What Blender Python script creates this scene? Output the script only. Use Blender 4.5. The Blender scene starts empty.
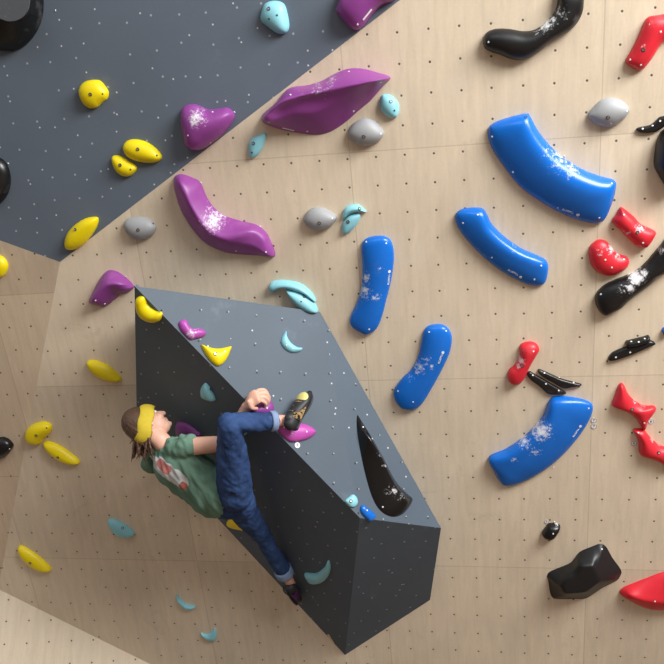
import bpy, bmesh, math, random
import numpy as np
from mathutils import Vector, Matrix, noise
random.seed(7)
C = bpy.context.scene
COL = C.collection
F_PX = 800.0
PITCH = math.radians(9.8)
CAM = Vector((0, 0, 1.6))
RT = Vector((1, 0, 0)); UP = Vector((0, -math.sin(PITCH), math.cos(PITCH))); FW = Vector((0, math.cos(PITCH), math.sin(PITCH)))

# ------------------------------------------------------------------ basics
def ray(px, py): return RT*((px-332)/F_PX) + UP*((332-py)/F_PX) + FW
def W(px, py, d): return CAM + ray(px, py)*d
def tag(o, label=None, cat=None, group=None, kind=None):
    if label: o['label'] = label
    if cat: o['category'] = cat
    if group: o['group'] = group
    if kind: o['kind'] = kind
    return o
def link(o, parent=None):
    COL.objects.link(o)
    if parent: o.parent = parent
    return o
def empty(name, loc, rot=None):
    o = bpy.data.objects.new(name, None); link(o); o.empty_display_size = .05
    M = Matrix.Translation(loc)
    if rot: M = M @ rot.to_4x4()
    o.matrix_world = M
    return o
def mesh_obj(name, me, parent=None, mats=()):
    o = bpy.data.objects.new(name, me); link(o, parent)
    for m in mats: me.materials.append(m)
    return o
def smooth(me, on=True):
    me.polygons.foreach_set('use_smooth', [on]*len(me.polygons))

class Plane:
    def __init__(s, p, n):
        n = n.normalized()
        if n.dot(CAM-p) < 0: n = -n
        s.p, s.n = p, n
        s.u = Vector((0, 0, 1)).cross(n).normalized(); s.v = n.cross(s.u)
        s.R = Matrix((s.u, s.v, s.n)).transposed()
    def hit(s, px, py, h=0.0):
        r = ray(px, py); t = (s.p+s.n*h-CAM).dot(s.n)/r.dot(s.n); return CAM + r*t
    def depth(s, px, py): return (s.hit(px, py)-CAM).dot(FW)
    def loc(s, w): d = w-s.p; return (d.dot(s.u), d.dot(s.v), d.dot(s.n))
def plane3(a, b, c): return Plane(a, (b-a).cross(c-a))

# main wall: leans out over the mat, its right side nearer
r_ = (RT*4632 + UP*138 - FW*800).normalized()
w0 = UP*.918 - FW*.385
w_ = (w0 - r_*w0.dot(r_)).normalized()
P0 = Plane(CAM + FW*4.55, r_.cross(w_))

# ------------------------------------------------------------------ materials
def new_mat(name):
    m = bpy.data.materials.new(name); m.use_nodes = True
    nt = m.node_tree; b = nt.nodes['Principled BSDF']
    return m, nt, b
def N(nt, t, **k):
    n = nt.nodes.new(t)
    for a, v in k.items():
        if a == 'inp':
            for i, x in v.items(): n.inputs[i].default_value = x
        else: setattr(n, a, v)
    return n
def L(nt, a, b): nt.links.new(a, b)
def math_(nt, op, a, b=None, c=None, clamp=False):
    n = N(nt, 'ShaderNodeMath', operation=op); n.use_clamp = clamp
    for i, x in enumerate((a, b, c)):
        if x is None: continue
        if isinstance(x, (int, float)): n.inputs[i].default_value = x
        else: L(nt, x, n.inputs[i])
    return n.outputs[0]
def mixc(nt, f, a, b):
    n = N(nt, 'ShaderNodeMix', data_type='RGBA')
    for i, x in ((0, f), (6, a), (7, b)):
        if isinstance(x, (int, float)): n.inputs[i].default_value = x
        elif isinstance(x, tuple): n.inputs[i].default_value = x
        else: L(nt, x, n.inputs[i])
    return n.outputs[2]
def srgb(r, g, b):
    f = lambda c: ((c/255+.055)/1.055)**2.4 if c > 10 else c/255/12.92
    return (f(r), f(g), f(b), 1)
def dots(nt, vec, pitch, r, seed=0.0, jitter=0.0, keep=1.0, off=(0, 0)):
    """mask of round dots on a grid in metres"""
    sc = N(nt, 'ShaderNodeVectorMath', operation='MULTIPLY_ADD'); L(nt, vec, sc.inputs[0])
    sc.inputs[1].default_value = (1/pitch, 1/pitch, 0); sc.inputs[2].default_value = (off[0]+seed*0, off[1], 0)
    fl = N(nt, 'ShaderNodeVectorMath', operation='FLOOR'); L(nt, sc.outputs[0], fl.inputs[0])
    fr = N(nt, 'ShaderNodeVectorMath', operation='FRACTION'); L(nt, sc.outputs[0], fr.inputs[0])
    ad = N(nt, 'ShaderNodeVectorMath', operation='ADD'); L(nt, fl.outputs[0], ad.inputs[0]); ad.inputs[1].default_value = (seed, seed*1.7, 0)
    wn = N(nt, 'ShaderNodeTexWhiteNoise', noise_dimensions='2D'); L(nt, ad.outputs[0], wn.inputs['Vector'])
    j = N(nt, 'ShaderNodeVectorMath', operation='MULTIPLY_ADD'); L(nt, wn.outputs['Color'], j.inputs[0])
    j.inputs[1].default_value = (jitter, jitter, 0); j.inputs[2].default_value = (.5-jitter/2, .5-jitter/2, 0)
    dd = N(nt, 'ShaderNodeVectorMath', operation='DISTANCE'); L(nt, fr.outputs[0], dd.inputs[0]); L(nt, j.outputs[0], dd.inputs[1])
    m = math_(nt, 'SUBTRACT', 1.0, math_(nt, 'DIVIDE', math_(nt, 'SUBTRACT', dd.outputs['Value'], r/pitch*.6), r/pitch*.8, clamp=True))
    if keep < 1: m = math_(nt, 'MULTIPLY', m, math_(nt, 'LESS_THAN', wn.outputs['Value'], keep))
    return m, dd.outputs['Value']
def ply_mat(name, base, panel=(1.25, 1.25), hole_r=.0056, seam=True, off=(0, 0)):
    m, nt, b = new_mat(name)
    uv = N(nt, 'ShaderNodeUVMap').outputs[0]
    # grain running up the sheet
    mp = N(nt, 'ShaderNodeMapping'); L(nt, uv, mp.inputs[0]); mp.inputs['Scale'].default_value = (9, 1.0, 1)
    n1 = N(nt, 'ShaderNodeTexNoise', inp={'Scale': 3.0, 'Detail': 8.0, 'Roughness': .65, 'Distortion': .6}); L(nt, mp.outputs[0], n1.inputs['Vector'])
    n2 = N(nt, 'ShaderNodeTexNoise', inp={'Scale': 1.6, 'Detail': 4.0, 'Roughness': .5}); L(nt, uv, n2.inputs['Vector'])
    n3 = N(nt, 'ShaderNodeTexNoise', inp={'Scale': 60.0, 'Detail': 3.0, 'Roughness': .6}); L(nt, uv, n3.inputs['Vector'])
    # sheets
    pv = N(nt, 'ShaderNodeVectorMath', operation='MULTIPLY_ADD'); L(nt, uv, pv.inputs[0])
    pv.inputs[1].default_value = (1/panel[0], 1/panel[1], 0); pv.inputs[2].default_value = (off[0], off[1], 0)
    fl = N(nt, 'ShaderNodeVectorMath', operation='FLOOR'); L(nt, pv.outputs[0], fl.inputs[0])
    wn = N(nt, 'ShaderNodeTexWhiteNoise', noise_dimensions='2D'); L(nt, fl.outputs[0], wn.inputs['Vector'])
    lo = tuple(c*.80 for c in base[:3])+(1,); hi = tuple(min(1, c*1.10) for c in base[:3])+(1,)
    g = math_(nt, 'MULTIPLY_ADD', n1.outputs['Fac'], .55, math_(nt, 'MULTIPLY', n2.outputs['Fac'], .45))
    g = math_(nt, 'MULTIPLY_ADD', math_(nt, 'SUBTRACT', wn.outputs['Value'], .5), .22, g)
    g = math_(nt, 'MULTIPLY_ADD', math_(nt, 'SUBTRACT', n3.outputs['Fac'], .5), .16, g)
    col = mixc(nt, math_(nt, 'SUBTRACT', math_(nt, 'MULTIPLY', g, 2.2), .6, clamp=True), lo, hi)
    # chalk smears and shoe rubber scuffs
    n4 = N(nt, 'ShaderNodeTexNoise', inp={'Scale': 2.3, 'Detail': 9.0, 'Roughness': .7}); L(nt, uv, n4.inputs['Vector'])
    ch = math_(nt, 'MULTIPLY', math_(nt, 'SUBTRACT', n4.outputs['Fac'], .56, clamp=True), 1.6, clamp=True)
    col = mixc(nt, ch, col, srgb(226, 219, 208))
    n5 = N(nt, 'ShaderNodeTexNoise', inp={'Scale': 3.1, 'Detail': 10.0, 'Roughness': .75, 'Distortion': 1.5}); L(nt, uv, n5.inputs['Vector'])
    sc = math_(nt, 'MULTIPLY', math_(nt, 'SUBTRACT', n5.outputs['Fac'], .6, clamp=True), 1.6, clamp=True)
    col = mixc(nt, sc, col, srgb(120, 104, 88))
    if seam:
        fr = N(nt, 'ShaderNodeVectorMath', operation='FRACTION'); L(nt, pv.outputs[0], fr.inputs[0])
        sx = N(nt, 'ShaderNodeSeparateXYZ'); L(nt, fr.outputs[0], sx.inputs[0])
        ms = None
        for k in (0, 1):
            a = math_(nt, 'ABSOLUTE', math_(nt, 'SUBTRACT', sx.outputs[k], .5))
            q = math_(nt, 'GREATER_THAN', a, .5-.0026/panel[k])
            ms = q if ms is None else math_(nt, 'MAXIMUM', ms, q)
        col = mixc(nt, math_(nt, 'MULTIPLY', ms, .25), col, srgb(104, 84, 62))
    m1, dist = dots(nt, uv, .1488, hole_r, seed=3.0, jitter=.03, keep=.97)
    halo = math_(nt, 'SUBTRACT', 1.0, math_(nt, 'MULTIPLY', math_(nt, 'ABSOLUTE', math_(nt, 'SUBTRACT', dist, .125)), 38.0, clamp=True))
    col = mixc(nt, math_(nt, 'MULTIPLY', halo, .07), col, srgb(150, 130, 110))
    col = mixc(nt, math_(nt, 'MULTIPLY', m1, .9), col, srgb(38, 30, 24))
    L(nt, col, b.inputs['Base Color'])
    b.inputs['Roughness'].default_value = .62
    b.inputs['Specular IOR Level'].default_value = .25
    bp = N(nt, 'ShaderNodeBump', inp={'Strength': .25, 'Distance': .002}); L(nt, math_(nt, 'MULTIPLY_ADD', m1, -3.0, n1.outputs['Fac']), bp.inputs['Height']); L(nt, bp.outputs[0], b.inputs['Normal'])
    return m
def grey_mat(name, base, black=True, seed=0.0, dens=.35):
    m, nt, b = new_mat(name)
    uv = N(nt, 'ShaderNodeUVMap').outputs[0]
    n2 = N(nt, 'ShaderNodeTexNoise', inp={'Scale': 1.7, 'Detail': 6.0, 'Roughness': .6}); L(nt, uv, n2.inputs['Vector'])
    n3 = N(nt, 'ShaderNodeTexNoise', inp={'Scale': 90.0, 'Detail': 2.0}); L(nt, uv, n3.inputs['Vector'])
    g = math_(nt, 'MULTIPLY_ADD', n2.outputs['Fac'], .8, math_(nt, 'MULTIPLY', n3.outputs['Fac'], .2))
    col = mixc(nt, g, tuple(c*.78 for c in base[:3])+(1,), tuple(c*1.22 for c in base[:3])+(1,))
    n4 = N(nt, 'ShaderNodeTexNoise', inp={'Scale': 3.2, 'Detail': 10.0, 'Roughness': .75}); L(nt, uv, n4.inputs['Vector'])
    ch = math_(nt, 'MULTIPLY', math_(nt, 'SUBTRACT', n4.outputs['Fac'], .6, clamp=True), 1.2, clamp=True)
    col = mixc(nt, ch, col, srgb(170, 176, 182))
    m1, _ = dots(nt, uv, .1488, .0052, seed=seed+11, jitter=.2, keep=.93, off=(.13, .2))
    if black:
        col = mixc(nt, math_(nt, 'MULTIPLY', m1, .9), col, srgb(20, 20, 22))
        m3, _ = dots(nt, uv, .1488, .0038, seed=seed+11, jitter=.12, keep=.95, off=(.13-.035, .2-.04))
        col = mixc(nt, math_(nt, 'MULTIPLY', m3, .7), col, srgb(190, 196, 200))
    else:
        col = mixc(nt, math_(nt, 'MULTIPLY', m1, .6), col, srgb(205, 212, 220))
    m2, _ = dots(nt, uv, .121, .0042, seed=seed+5.3, jitter=.8, keep=dens)
    col = mixc(nt, math_(nt, 'MULTIPLY', m2, .85), col, srgb(225, 230, 235))
    L(nt, col, b.inputs['Base Color'])
    b.inputs['Roughness'].default_value = .55; b.inputs['Specular IOR Level'].default_value = .3
    bp = N(nt, 'ShaderNodeBump', inp={'Strength': .15, 'Distance': .001}); L(nt, n3.outputs['Fac'], bp.inputs['Height']); L(nt, bp.outputs[0], b.inputs['Normal'])
    return m
_pc = {}
def hold_mat(name, base, rough=.4, chalk=(), wear=.12, grain=140, spec=.5, extra=None):
    """moulded plastic; chalk = list of (x, y, rx, strength) in the hold's own frame"""
    key = (name, rough, wear) if not chalk and not extra else None
    if key and key in _pc: return _pc[key]
    m, nt, b = new_mat(name)
    oc = N(nt, 'ShaderNodeTexCoord').outputs['Object']
    nf = N(nt, 'ShaderNodeTexNoise', inp={'Scale': float(grain), 'Detail': 3.0, 'Roughness': .6}); L(nt, oc, nf.inputs['Vector'])
    nl = N(nt, 'ShaderNodeTexNoise', inp={'Scale': 9.0, 'Detail': 6.0, 'Roughness': .65}); L(nt, oc, nl.inputs['Vector'])
    col = mixc(nt, nl.outputs['Fac'], tuple(c*.86 for c in base[:3])+(1,), tuple(min(1, c*1.14) for c in base[:3])+(1,))
    w = math_(nt, 'MULTIPLY', math_(nt, 'SUBTRACT', nl.outputs['Fac'], .58, clamp=True), wear*8, clamp=True)
    col = mixc(nt, math_(nt, 'MULTIPLY', w, .5), col, srgb(225, 222, 225))
    tot = None
    for (x, y, r, st) in chalk:
        cb = N(nt, 'ShaderNodeCombineXYZ', inp={0: x, 1: y, 2: 0.0})
        fl = N(nt, 'ShaderNodeVectorMath', operation='MULTIPLY'); L(nt, oc, fl.inputs[0]); fl.inputs[1].default_value = (1, 1, 0)
        ds = N(nt, 'ShaderNodeVectorMath', operation='DISTANCE'); L(nt, fl.outputs[0], ds.inputs[0]); L(nt, cb.outputs[0], ds.inputs[1])
        f = math_(nt, 'SUBTRACT', 1.0, math_(nt, 'DIVIDE', ds.outputs['Value'], r), clamp=True)
        f = math_(nt, 'MULTIPLY', f, st)
        tot = f if tot is None else math_(nt, 'MAXIMUM', tot, f)
    if tot is not None:
        nc = N(nt, 'ShaderNodeTexNoise', inp={'Scale': 60.0, 'Detail': 8.0, 'Roughness': .72, 'Distortion': .4}); L(nt, oc, nc.inputs['Vector'])
        q = math_(nt, 'ADD', tot, math_(nt, 'MULTIPLY', math_(nt, 'SUBTRACT', nc.outputs['Fac'], .5), 2.2))
        q = math_(nt, 'MULTIPLY', math_(nt, 'SUBTRACT', q, .45, clamp=True), 2.6, clamp=True)
        q = math_(nt, 'MULTIPLY', q, math_(nt, 'GREATER_THAN', tot, .001))
        col = mixc(nt, math_(nt, 'MULTIPLY', q, .9), col, srgb(236, 238, 242))
        rr = math_(nt, 'MULTIPLY_ADD', q, .5, rough, clamp=True); L(nt, rr, b.inputs['Roughness'])
    else: b.inputs['Roughness'].default_value = rough
    L(nt, col, b.inputs['Base Color']); b.inputs['Specular IOR Level'].default_value = spec
    bp = N(nt, 'ShaderNodeBump', inp={'Strength': .12, 'Distance': .001}); L(nt, nf.outputs['Fac'], bp.inputs['Height']); L(nt, bp.outputs[0], b.inputs['Normal'])
    if key: _pc[key] = m
    return m
def plain(name, c, rough=.5, metal=0.0, spec=.5):
    m, nt, b = new_mat(name)
    oc = N(nt, 'ShaderNodeTexCoord').outputs['Object']
    nl = N(nt, 'ShaderNodeTexNoise', inp={'Scale': 40.0, 'Detail': 4.0}); L(nt, oc, nl.inputs['Vector'])
    L(nt, mixc(nt, nl.outputs['Fac'], tuple(x*.88 for x in c[:3])+(1,), tuple(min(1, x*1.12) for x in c[:3])+(1,)), b.inputs['Base Color'])
    b.inputs['Roughness'].default_value = rough; b.inputs['Metallic'].default_value = metal; b.inputs['Specular IOR Level'].default_value = spec
    return m
M_WHITE = plain('white_print', srgb(235, 235, 238), .5)
M_STEEL = plain('zinc_steel', (.62, .62, .64, 1), .3, .9)
M_SOCK = plain('dark_socket', (.015, .015, .017, 1), .6)
M_INK = plain('black_ink', (.02, .02, .02, 1), .6)

# ------------------------------------------------------------------ setting
def slab(name, pl, pts, mat, thick=.05, org=None, kind='structure'):
    """flat sheet of given front outline (world points on the plane) with real thickness behind it"""
    bm = bmesh.new(); uvl = bm.loops.layers.uv.new('UVMap')
    fr = [bm.verts.new(p) for p in pts]; bk = [bm.verts.new(p - pl.n*thick) for p in pts]
    bm.faces.new(fr); bm.faces.new(bk[::-1])
    n = len(pts)
    for i in range(n): bm.faces.new((fr[i], bk[i], bk[(i+1) % n], fr[(i+1) % n]))
    bmesh.ops.recalc_face_normals(bm, faces=bm.faces)
    o_ = org or pl.p
    for f in bm.faces:
        for l in f.loops:
            d = l.vert.co - o_; l[uvl].uv = (d.dot(pl.u), d.dot(pl.v))
    me = bpy.data.meshes.new(name); bm.to_mesh(me); bm.free()
    o = mesh_obj(name, me, None, [mat]); tag(o, kind=kind)
    return o
def solve_floor(pl, px, px2=None, py1=664, f=None):
    lo, hi = 560., 1400.
    for _ in range(60):
        md = (lo+hi)/2
        x = px if f is None else f(md)
        if pl.hit(x, md).z > 0.0: lo = md
        else: hi = md
    x = px if f is None else f(lo)
    return pl.hit(x, lo)
PLY = srgb(224, 208, 184)
seam_org = P0.hit(593, 374)
A_ = P0.hit(60, 262); K_ = P0.hit(-2, 589)
Etop = P0.hit(640, -185)
fT = lambda y: (y-590)/.4933
B_ = solve_floor(P0, 0, f=fT)
Rb = solve_floor(P0, 1000)
m_main = ply_mat('birch_plywood', PLY, panel=(1.25, 1.31), off=(0, .01))
slab('wall_back', P0, [A_, K_, B_, Rb, P0.hit(1000, -185), Etop], m_main, org=seam_org)
Qd = P0.depth(-220, 161) + .12
Q_ = W(-220, 161, Qd)
PD = plane3(A_, P0.hit(400, 0), Q_)
PL = plane3(A_, K_, Q_)
Ldn = W(30, 760, P0.depth(30, 760)-1.0)
PT = plane3(K_, B_, Ldn)
m_dark = grey_mat('slate_painted_plywood', srgb(100, 111, 124), black=False, seed=2.0, dens=.45)
slab('wall_upper_left', PD, [A_, Etop, PD.hit(-260, -185), Q_], m_dark)
dirLT = PL.n.cross(PT.n).normalized()
if dirLT.x > 0: dirLT = -dirLT
L2 = K_ + dirLT*1.6
slab('wall_left', PL, [A_, Q_, L2, K_], ply_mat('birch_plywood_left', srgb(214, 194, 168), off=(.0, .42)), org=P0.hit(20, 405))
bot = solve_floor(PT, -150)
slab('wall_lower_left', PT, [K_, L2, bot, B_], ply_mat('birch_plywood_low', srgb(226, 210, 186), seam=False), org=K_)
# floor mat
def box_obj(name, lo, hi, mat, parent=None, bev=0):
    bm = bmesh.new(); bmesh.ops.create_cube(bm, size=1)
    lo, hi = Vector(lo), Vector(hi)
    for v in bm.verts: v.co = Vector(((lo[i]+hi[i])/2 + v.co[i]*(hi[i]-lo[i]) for i in range(3)))
    me = bpy.data.meshes.new(name); bm.to_mesh(me); bm.free()
    return mesh_obj(name, me, parent, [mat])
fl = box_obj('floor', (-7, -9, -.3), (7, 8.5, 0), plain('crash_mat_vinyl', srgb(112, 90, 70), .6)); tag(fl, kind='structure')

# ------------------------------------------------------------------ the big slate volume
VA, VB, VC, VD, VE, VH, VF = (134.5, 286), (320, 312), (441, 528), (430, 600), (345, 655), (137, 432), (360, 518)
pB, pD, pE, pH = P0.hit(*VB), P0.hit(*VD), P0.hit(*VE), P0.hit(*VH)
pF = W(*VF, P0.depth(*VF)-.66)
G_under = plane3(pF, pE, pH)
pA = G_under.hit(*VA)
hA = P0.loc(pA)[2]
G_low = plane3(pF, pE, pD)
pC = G_low.hit(*VC)
hC = P0.loc(pC)[2]
G_up = plane3(pA, pB, pF)
G_right = plane3(pB, pC, pF)
pA0 = P0.hit(150, 312); pC0 = P0.hit(428, 524)
vol = empty('climbing_volume', pA0 + (pD-pA0)*.5, P0.R)
tag(vol, 'huge faceted slate grey plywood volume bolted to the birch wall behind the climber', 'climbing volume')
VI = vol.matrix_world.inverted()
def vol_face(name, pl, pts, mat, lab=None):
    o = slab(name, pl, pts, mat, thick=.018, kind=None)
    o.data.transform(VI); o.parent = vol
    if 'kind' in o: del o['kind']
    return o
gm = lambda nm, bl, sd, dn: grey_mat(nm, srgb(84, 97, 110), black=bl, seed=sd, dens=dn)
vol_face('upper_face', G_up, [pA, pF, pB], gm('slate_paint_upper', True, 4., .22))
vol_face('right_face', G_right, [pB, pF, pC], gm('slate_paint_right', True, 7., .4))
vol_face('underside_face', G_under, [pA, pH, pE, pF], gm('slate_paint_underside', False, 9., .1))
vol_face('lower_face', G_low, [pF, pE, pD, pC], gm('slate_paint_lower', False, 13., .1))
def side_face(a, b, b0, a0):
    bm = bmesh.new(); uvl = bm.loops.layers.uv.new('UVMap')
    for tri in ((a, b, b0), (a, b0, a0)) if a0 else ((a, b, b0),):
        bm.faces.new([bm.verts.new(VI @ p) for p in tri])
    me = bpy.data.meshes.new('side_face'); bm.to_mesh(me); bm.free()
    return mesh_obj('side_face', me, vol, [bpy.data.materials['slate_paint_right']])
if hA > .01: side_face(pA, pB, pA0, None); side_face(pA, pA0, pH, None)
if hC > .01: side_face(pB, pC, pC0, None); side_face(pC, pD, pC0, None)
FACE = {'P': P0, 'D': PD, 'L': PL, 'U': G_up, 'R': G_right, 'N': G_under, 'W': G_low}

# ------------------------------------------------------------------ holds
def catmull(pts, n, closed=True):
    P = np.array(pts, float); m = len(P); out = []
    seg = m if closed else m-1
    for i in range(seg):
        p0, p1, p2, p3 = (P[(i-1) % m], P[i], P[(i+1) % m], P[(i+2) % m]) if closed else (P[max(i-1, 0)], P[i], P[i+1], P[min(i+2, m-1)])
        for k in range(n):
            t = k/n
            out.append(.5*((2*p1)+(-p0+p2)*t+(2*p0-5*p1+4*p2-p3)*t*t+(-p0+3*p1-3*p2+p3)*t**3))
    if not closed: out.append(P[-1])
    return np.array(out)
def dist_poly(X, P, closed=True):
    A = P; Bn = np.roll(P, -1, 0)
    if not closed: A, Bn = P[:-1], P[1:]
    d = np.full(len(X), 1e9)
    for a, b in zip(A, Bn):
        ab = b-a; l = (ab*ab).sum()+1e-12
        t = np.clip(((X-a)@ab)/l, 0, 1)
        d = np.minimum(d, np.linalg.norm(X-(a+t[:, None]*ab), axis=1))
    return d
def inside(X, P):
    r = np.zeros(len(X), bool); n = len(P)
    for i in range(n):
        x1, y1 = P[i]; x2, y2 = P[(i+1) % n]
        c = ((y1 > X[:, 1]) != (y2 > X[:, 1]))
        with np.errstate(divide='ignore', invalid='ignore'):
            xi = (x2-x1)*(X[:, 1]-y1)/(y2-y1+1e-12)+x1
        r ^= c & (X[:, 0] < xi)
    return r
def resample(P, ts):
    s = np.concatenate([[0], np.cumsum(np.linalg.norm(np.diff(P, axis=0), axis=1))]); s /= s[-1]
    return np.stack([np.interp(ts, s, P[:, k]) for k in (0, 1)], 1)
COLS = {
 'yellow': (srgb(246, 220, 8), .42), 'purple': (srgb(143, 66, 147), .42), 'cyan': (srgb(142, 208, 222), .45),
 'blue': (srgb(10, 108, 208), .27), 'grey': (srgb(160, 163, 166), .5), 'black': (srgb(19, 20, 22), .3), 'red': (srgb(216, 38, 54), .4)}
GROUP = {'yellow': 'yellow climbing holds', 'purple': 'purple climbing holds', 'cyan': 'light blue climbing holds', 'blue': 'blue climbing holds',
 'grey': 'grey climbing holds', 'black': 'black climbing holds', 'red': 'red climbing holds'}
class Zm:
    def __init__(s, x, y, k=2.7667): s.x, s.y, s.k = x, y, k
    def __call__(s, *v): return [(s.x+a/s.k, s.y+b/s.k) for a, b in v]
def cyl_mesh(name, r, h, mat_ring, mat_in=None, inner=.55, seg=14):
    bm = bmesh.new()
    prof = [(r, -h), (r, h*.6), (r*.85, h), (r*inner, h)]
    if mat_in: prof += [(r*inner, h*.2), (0.0, h*.2)]
    else: prof += [(0.0, h)]
    rings = []
    for (a, z) in prof:
        if a == 0: rings.append([bm.verts.new((0, 0, z))])
        else: rings.append([bm.verts.new((a*math.cos(2*math.pi*i/seg), a*math.sin(2*math.pi*i/seg), z)) for i in range(seg)])
    for k in range(len(rings)-1):
        a, b = rings[k], rings[k+1]
        for i in range(seg):
            j = (i+1) % seg
            f = bm.faces.new((a[i], a[j], b[j], b[i])) if len(b) > 1 else bm.faces.new((a[i], a[j], b[0]))
            if mat_in and k >= 3: f.material_index = 1
    me = bpy.data.meshes.new(name); bm.to_mesh(me); bm.free()
    me.materials.append(mat_ring)
    if mat_in: me.materials.append(mat_in)
    return me
BOLT = cyl_mesh('bolt', .0092, .003, plain('bolt_washer', (.06, .06, .065, 1), .4, .6), M_STEEL, .6)
SCREW = cyl_mesh('screw', .0048, .002, M_WHITE)
SCREWD = cyl_mesh('screw', .0045, .002, M_SOCK)
def hold(label, face, color, pts, H, bolts=(), screws=(), chalk=(), ridge=None, plateau=None, p=1.0, rough=None, base=None,
         name='climbing_hold', w=None, dark_screws=False, tips=None, lift=0.0, wear=.12, soft=0):
    pl = FACE[face]
    cx = sum(q[0] for q in pts)/len(pts); cy = sum(q[1] for q in pts)/len(pts)
    org = pl.hit(cx, cy)
    def loc(q):
        d = pl.hit(*q, h=lift)-org; return (d.dot(pl.u), d.dot(pl.v))
    O = catmull([loc(q) for q in pts], 10)
    if tips is None:
        D = ((O[:, None]-O[None])**2).sum(-1); ia, ib = np.unravel_index(D.argmax(), D.shape)
    else: ia, ib = tips[0]*10, tips[1]*10
    if ia > ib: ia, ib = ib, ia
    L1 = O[ia:ib+1]; L2_ = np.concatenate([O[ib:], O[:ia+1]])[::-1]
    size = math.sqrt(((O[ia]-O[ib])**2).sum())
    nu, nv = (72, 40) if size > .35 else ((44, 26) if size > .12 else (26, 16))
    us = np.array([(1-math.cos(math.pi*i/nu))/2*.6+.4*i/nu for i in range(nu+1)])
    vs = np.array([(1-math.cos(math.pi*i/nv))/2 for i in range(nv+1)])
    E1, E2 = resample(L1, us), resample(L2_, us)
    G = E1[:, None]*(1-vs)[None, :, None] + E2[:, None]*vs[None, :, None]
    X = G.reshape(-1, 2)
    de = dist_poly(X, O); de[~inside(X, O)] = 0
    dm = de.max()
    if ridge is not None or plateau is not None:
        R = np.array([((lambda d: (d.dot(pl.u), d.dot(pl.v)))(pl.hit(*q, h=H*.9)-org)) for q in (ridge or plateau)])
        if ridge is not None and len(ridge) > 2: R = catmull(R, 6, closed=False)
        dr = dist_poly(X, R, closed=plateau is not None)
        if plateau is not None: dr[inside(X, R)] = 0
        hh = (de/(de+dr+1e-6))**p
        # round off the tips
        hh *= np.sqrt(1-(1-np.clip(de/(dm*.25), 0, 1))**2)*.35+.65
        h = H*hh
    else:
        ww = w or dm
        t = np.clip(de/ww, 0, 1)
        h = H*np.sqrt(np.clip(1-(1-t)**2, 0, 1))**p
    h[de <= 1e-7] = 0
    if ridge is None and plateau is None or soft:
        q = (h/H)**2; q = q.reshape(nu+1, nv+1)
        for _ in range(soft or (60 if size > .35 else 16)):
            a = q.copy()
            a[1:-1, 1:-1] = (q[:-2, 1:-1]+q[2:, 1:-1])*.35+(q[1:-1, :-2]+q[1:-1, 2:])*.15
            a[0] = 0; a[-1] = 0; a[:, 0] = 0; a[:, -1] = 0
            q = a
        h = H*np.sqrt(np.clip(q, 0, 1)).reshape(-1)
    elif ridge is not None:
        q = h.reshape(nu+1, nv+1)
        for _ in range(8):
            a = q.copy(); a[1:-1, 1:-1] = q[1:-1, 1:-1]*.3+((q[:-2, 1:-1]+q[2:, 1:-1])*.3+(q[1:-1, :-2]+q[1:-1, 2:])*.05)
            a[0] = 0; a[-1] = 0; a[:, 0] = 0; a[:, -1] = 0; q = a
        h = q.reshape(-1)
    bm = bmesh.new()
    grid = {}
    for i in range(nu+1):
        for j in range(nv+1):
            k = i*(nv+1)+j
            if i in (0, nu):
                if j == 0: grid[i, j] = bm.verts.new((X[k][0], X[k][1], 0))
                else: grid[i, j] = grid[i, 0]
            else: grid[i, j] = bm.verts.new((X[k][0], X[k][1], float(h[k])))
    for i in range(nu):
        for j in range(nv):
            vsq = []
            for q in (grid[i, j], grid[i+1, j], grid[i+1, j+1], grid[i, j+1]):
                if q not in vsq: vsq.append(q)
            if len(vsq) > 2:
                try: bm.faces.new(vsq)
                except ValueError: pass
    # solid rim and back
    rim = [grid[i, 0] for i in range(nu+1)] + [grid[i, nv] for i in range(nu-1, 0, -1)]
    low = [bm.verts.new((v.co.x, v.co.y, -.004)) for v in rim]
    n = len(rim)
    for i in range(n): bm.faces.new((rim[i], rim[(i+1) % n], low[(i+1) % n], low[i]))
    bm.faces.new(low)
    bmesh.ops.recalc_face_normals(bm, faces=bm.faces)
    # make sure the top faces outwards
    top = max(bm.faces, key=lambda f: f.calc_center_median().z)
    if top.normal.z < 0: bmesh.ops.reverse_faces(bm, faces=bm.faces)
    me = bpy.data.meshes.new(name); bm.to_mesh(me); bm.free()
    smooth(me)
    c, rg = COLS[color]; c = base or c; rg = rough if rough is not None else rg
    ch = []
    for (x, y, r, s) in chalk:
        dq = pl.hit(x, y, h=H*.8)-org; hx = (dq.dot(pl.u), dq.dot(pl.v)); ch.append((hx[0], hx[1], r/170.0, s))
    mat = hold_mat(color+'_hold_plastic', c, rg, ch, wear=wear)
    o = mesh_obj(name, me, None, [mat])
    o.matrix_world = Matrix.Translation(org) @ pl.R.to_4x4()
    tag(o, label, 'climbing hold', GROUP[color])
    hv = np.array([v.co for v in me.vertices]); nrm = [v.normal.copy() for v in me.vertices]
    npt = (nu+1)*(nv+1)
    o['_'] = 0; del o['_']
    def put(src, q, nm):
        # iterate so the piece sits on the surface where the photo shows it
        z = 0.0
        for _ in range(4):
            d = pl.hit(*q, h=z)-org; x, y = d.dot(pl.u), d.dot(pl.v)
            dd = (hv[:, 0]-x)**2+(hv[:, 1]-y)**2; dd[hv[:, 2] < -.001] = 9
            k = int(dd.argmin()); z = float(hv[k, 2])
        nn = Vector(nrm[k])
        if nn.z < 0: nn = -nn
        c_ = bpy.data.objects.new(nm, src); link(c_, o)
        c_.matrix_local = Matrix.Translation((x, y, z)) @ nn.to_track_quat('Z', 'Y').to_matrix().to_4x4()
        return c_
    for q in bolts: put(BOLT, q, 'bolt')
    for q in screws: put(SCREWD if dark_screws else SCREW, q, 'screw')
    o_put[o.name] = put
    return o
o_put = {}
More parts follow.
